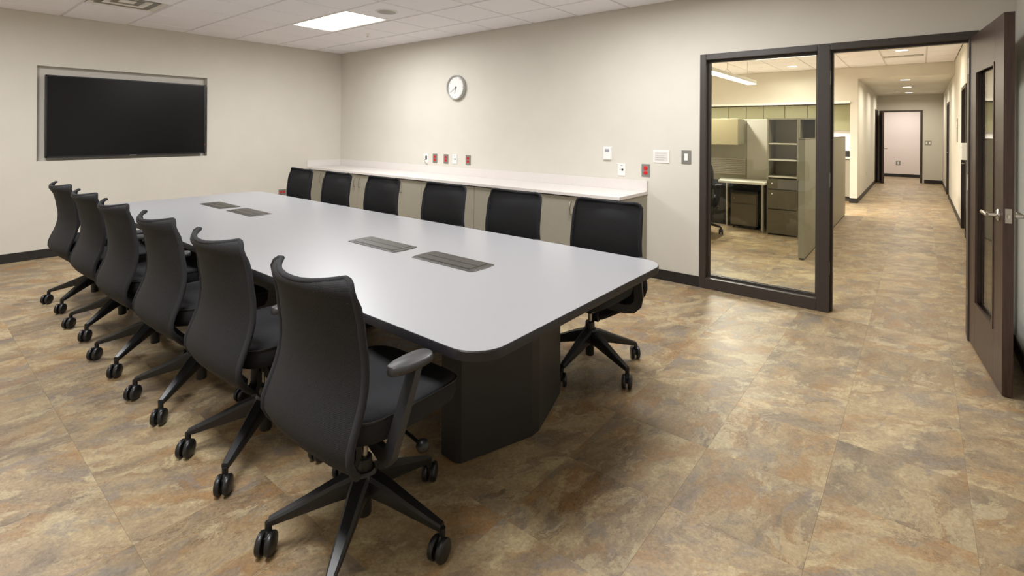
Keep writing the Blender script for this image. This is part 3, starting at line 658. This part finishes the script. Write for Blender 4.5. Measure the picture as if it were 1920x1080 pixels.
t = plate('light_switch', 'steel plate light switch with white rocker beside the glazed frame', 'switch', 5.873, 1.217, .093, .129, 'greyplate'); MB().box((-.017, -.0105, -.033), (.017, -.0068, .033), .0015).obj('rocker', 'white', t)
for z in (-.05, .05): MB().lathe([(.004, -.007), (.004, -.0085)], (0, 0, z), 'Y', 8).obj('screw', 'steel', t)

# corridor wall devices (right wall faces -X)
def rplate(name, label, cat, y, z, w_, h_, m, dep=.01):
    t = thing(name, label, cat, (XR, y, z)); MB().box((-dep, -w_ / 2, -h_ / 2), (-.0005, w_ / 2, h_ / 2), .003).obj('plate', m, t); return t
t = rplate('card_reader', 'white box device on the corridor wall before the nearer door', 'reader', 4.50, 1.21, .14, .23, 'white', .06); MB().box((-.062, -.02, .05), (-.06, .02, .06)).obj('indicator', 'ink', t)
t = rplate('room_sign', 'narrow grey sign on the corridor wall past the nearer door', 'sign', 6.85, 1.51, .2, .41, 'greyplate', .008); MB().box((-.0095, -.07, .05), (-.008, .07, .15)).obj('insert', 'white', t)
t = rplate('light_switch', 'white switch plate on the corridor wall below the grey sign', 'switch', 6.3, 1.2, .12, .125, 'white', .008); MB().box((-.011, -.02, -.03), (-.008, .02, .03)).obj('rocker', 'quartz', t)
t = thing('light_switch', 'steel double switch plate right of the corridor end doorway', 'switch', (7.79, YC, 1.17)); MB().box((-.075, -.008, -.062), (.075, -.0005, .062), .002).obj('plate', 'greyplate', t)
for q in (-.035, .035): MB().box((q - .018, -.011, -.035), (q + .018, -.008, .035)).obj('rocker', 'white', t)
t = thing('power_outlet', 'steel outlet plate on the wall seen through the corridor end doorway', 'outlet', (7.05, 16.2, .46)); MB().box((-.06, -.008, -.07), (.06, -.0005, .07), .002).obj('plate', 'greyplate', t)
for s in (-1, 1): MB().box((-.02, -.011, s * .026 - .017), (.02, -.008, s * .026 + .017)).obj('receptacle', 'white', t)
t = thing('power_outlet', 'cream outlet low on the corridor left wall', 'outlet', (6.606, 10.0, .46)); MB().box((.0005, -.04, -.06), (.007, .04, .06), .002).obj('plate', 'cream', t)
for s in (-1, 1): MB().box((.007, -.017, s * .024 - .015), (.0095, .017, s * .024 + .015)).obj('receptacle', 'cabdark', t)

# ------------------------------------------------------------------ kitchenette alcove
t = thing('alcove_trim', 'white trim along the top of the kitchenette alcove', 'trim', (0, 0, 0)); MB().box((2.0, 7.72, 2.065), (6.476, 7.76, 2.112)).obj('board', 'white', t)
sx = [2.35, 2.87, 3.41, 3.95, 4.36, 4.74, 5.19, 5.64, 6.05, 6.47]
ul = ['olive upper cabinet at the alcove left end', 'second olive upper cabinet from the alcove left end', 'third olive upper cabinet from the alcove left end', 'fourth olive upper cabinet from the alcove left end', 'fifth olive upper cabinet behind the shelf tower', 'sixth olive upper cabinet above the shelf tower', 'seventh olive upper cabinet right of the shelf tower', 'eighth olive upper cabinet behind the mullion', 'rightmost olive upper cabinet beside the corridor wall']
for k in range(9):
    t = thing('upper_cabinet', ul[k], 'cabinet', (sx[k], 8.18, 1.5), group='olive upper cabinets in the kitchenette'); wd = sx[k + 1] - sx[k] - .002
    MB().box((0, 0, 0), (wd, .33, .56)).obj('body', 'cabdark', t); MB().box((.005, -.02, .002), (wd - .005, -.001, .558), .0015).obj('door', 'olive', t)
t = thing('kitchen_counter', 'white kitchenette counter lit from below the upper cabinets', 'countertop', (0, 0, 0)); MB().box((2.0, 7.93, .90), (6.474, 8.519, .94), .003).obj('slab', 'quartz', t); MB().box((2.0, 8.50, .94), (6.474, 8.519, 1.5)).obj('backsplash', 'white', t)
bl = ['grey kitchenette base cabinet at the left end', 'second grey kitchenette base cabinet from the left', 'third grey kitchenette base cabinet from the left', 'fourth grey kitchenette base cabinet from the left', 'rightmost grey kitchenette base cabinet beside the corridor wall']
for k in range(5):
    t = thing('kitchen_cabinet', bl[k], 'cabinet', (2.003 + .894 * k, 0, 0), group='kitchenette base cabinets')
    MB().box((0, 7.98, .1), (.892, 8.518, .899)).obj('body', 'cabinet', t); MB().box((0, 8.03, 0), (.892, 8.518, .1)).obj('toe_kick', 'cabdark', t)
    for s in (0, 1): MB().box((s * .446 + .002, 7.96, .105), (s * .446 + .444, 7.979, .88)).obj('door', 'cabinet', t)
t = thing('counter_canister', 'small black box standing on the bright kitchenette counter', 'canister', (6.40, 8.15, .9405)); MB().box((-.04, -.04, 0), (.04, .04, .12), .006).obj('body', 'black', t); MB().box((-.042, -.042, .12), (.042, .042, .13), .003).obj('lid', 'plastic', t)

# ------------------------------------------------------------------ office furniture behind the glass
pt = thing('cubicle_partition', 'low grey green office partition running back along the corridor', 'partition', (6.527, 1.76, 0))
for k in range(3):
    ya, yb = 1.345 * k, 1.345 * (k + 1) - .004
    p = MB().box((0, ya, .02), (.063, yb, 1.375), .004).obj('panel', 'panel', pt); MB().box((-.002, ya, 1.375), (.065, yb, 1.388), .003).obj('top_cap', 'file', p)
MB().box((.005, .02, 0), (.058, 4.0, .02)).obj('base_rail', 'cabdark', pt)
p = thing('cubicle_back_panel', 'warm grey office back panel behind the desk', 'partition', (0, 3.53, 0)); MB().box((3.6, 0, 0), (5.53, .05, 1.64)).obj('panel', 'panel', p); MB().box((3.7, -.02, 0), (5.90, -.002, .70)).obj('under_desk_shade', 'black', p); MB().box((5.534, 0, 0), (5.90, .05, 1.64)).obj('panel', 'panelgrey', p); MB().box((3.6, -.002, 1.64), (5.90, .052, 1.655)).obj('top_cap', 'cream', p)  # the black sheet stands in for the shade under the desk
for k in range(9): MB().box((4.6, -.016, .80 + .028 * k), (5.52, -.002, .82 + .028 * k)).obj('slat', 'panelgrey', p)
tw = thing('shelf_tower', 'tall grey shelving tower with open shelves over file drawers', 'shelving', (5.906, 3.12, 0)); wd = .395; dp = .45
MB().box((0, 0, 0), (.018, dp, 1.655)).obj('side', 'panel', tw); MB().box((wd - .018, 0, 0), (wd, dp, 1.655)).obj('side', 'panel', tw); MB().box((.018, dp - .015, .75), (wd - .018, dp, 1.64)).obj('back', 'panelgrey', tw); MB().box((.018, 0, 1.635), (wd - .018, dp, 1.655)).obj('top', 'panel', tw)
for z in (.815, 1.055, 1.285): MB().box((.018, .004, z), (wd - .018, dp - .015, z + .018)).obj('shelf', 'cream', tw)
MB().box((.018, .02, .02), (wd - .018, dp - .015, .8)).obj('drawer_case', 'file', tw)
for z0, z1 in ((.02, .36), (.375, .64), (.655, .79)):
    d = MB().box((.006, -.018, z0), (wd - .006, .0, z1), .003).obj('drawer', 'file', tw)
    if z1 > .5: MB().lathe([(.012, 0), (.012, -.006), (.0, -.007)], (.07, -.018, z1 - .06), 'Y', 12).obj('lock', 'chrome', d)
t2 = thing('shelf_unit', 'open grey shelf unit standing right of the shelving tower', 'shelving', (6.303, 3.12, 0)); wd = .215
MB().box((0, 0, 0), (.018, dp, 1.655)).obj('side', 'panel', t2); MB().box((wd - .018, 0, 0), (wd, dp, 1.655)).obj('side', 'panel', t2); MB().box((.018, dp - .015, .02), (wd - .018, dp, 1.64)).obj('back', 'file', t2); MB().box((.018, 0, 1.635), (wd - .018, dp, 1.655)).obj('top', 'panel', t2); MB().box((.018, .01, 1.28), (wd - .018, dp - .015, 1.3)).obj('shelf', 'cream', t2)
bn = thing('overhead_bin', 'tan overhead storage bin hung on the office panel', 'cabinet', (0, 3.13, 0)); MB().box((4.65, .018, 1.27), (5.505, .380, 1.652)).obj('body', 'panel', bn); MB().box((4.65, 0, 1.265), (5.505, .017, 1.655), .003).obj('door', 'tan', bn)
dk = thing('desk', 'cream office desk top on a steel leg behind the glass', 'desk', (0, 0, 0)); MB().prism([(5.27, 3.0), (5.904, 3.0), (5.904, 3.507), (5.16, 3.507)], .705, .735).obj('desktop', 'cream', dk); MB().lathe([(.022, .02), (.022, .704)], (5.835, 3.2, 0), 'Z', 14).lathe([(.014, 0), (.014, .02)], (5.835, 3.2, 0), 'Z', 12).obj('leg', 'steel', dk, 40); MB().lathe([(.022, 0), (.022, .704)], (5.27, 3.46, 0), 'Z', 14).obj('leg', 'steel', dk, 40)
mp_ = thing('mobile_pedestal', 'olive brown mobile drawer pedestal under the office desk', 'drawer unit', (5.36, 3.30, 0)); MB().box((0, .01, .05), (.38, .2, .54), .004).obj('case', 'file', mp_); MB().box((-.004, -.02, .54), (.384, .2, .57), .006).obj('top', 'black', mp_)
for z0, z1 in ((.055, .375), (.39, .52)):
    d = MB().box((.012, -.006, z0), (.368, .012, z1), .003).obj('drawer', 'file', mp_)
    if z0 > .3: MB().lathe([(.011, 0), (.011, -.006), (0, -.007)], (.055, -.006, .46), 'Y', 12).obj('lock', 'chrome', d)
for x, y in ((.04, .05), (.34, .05), (.04, .16), (.34, .16)): MB().lathe([(.022, -.012), (.025, 0), (.022, .012)], (x, y, .025), 'X', 12).obj('caster', 'black', mp_)
oc = copy_tree(ch0); oc.location = (5.12, 2.53, 0); oc.rotation_euler = (0, 0, math.radians(6)); tag(oc, 'black office chair half hidden by the frame behind the glass', 'chair'); oc.name = 'office_chair'
if 'group' in oc: del oc['group']
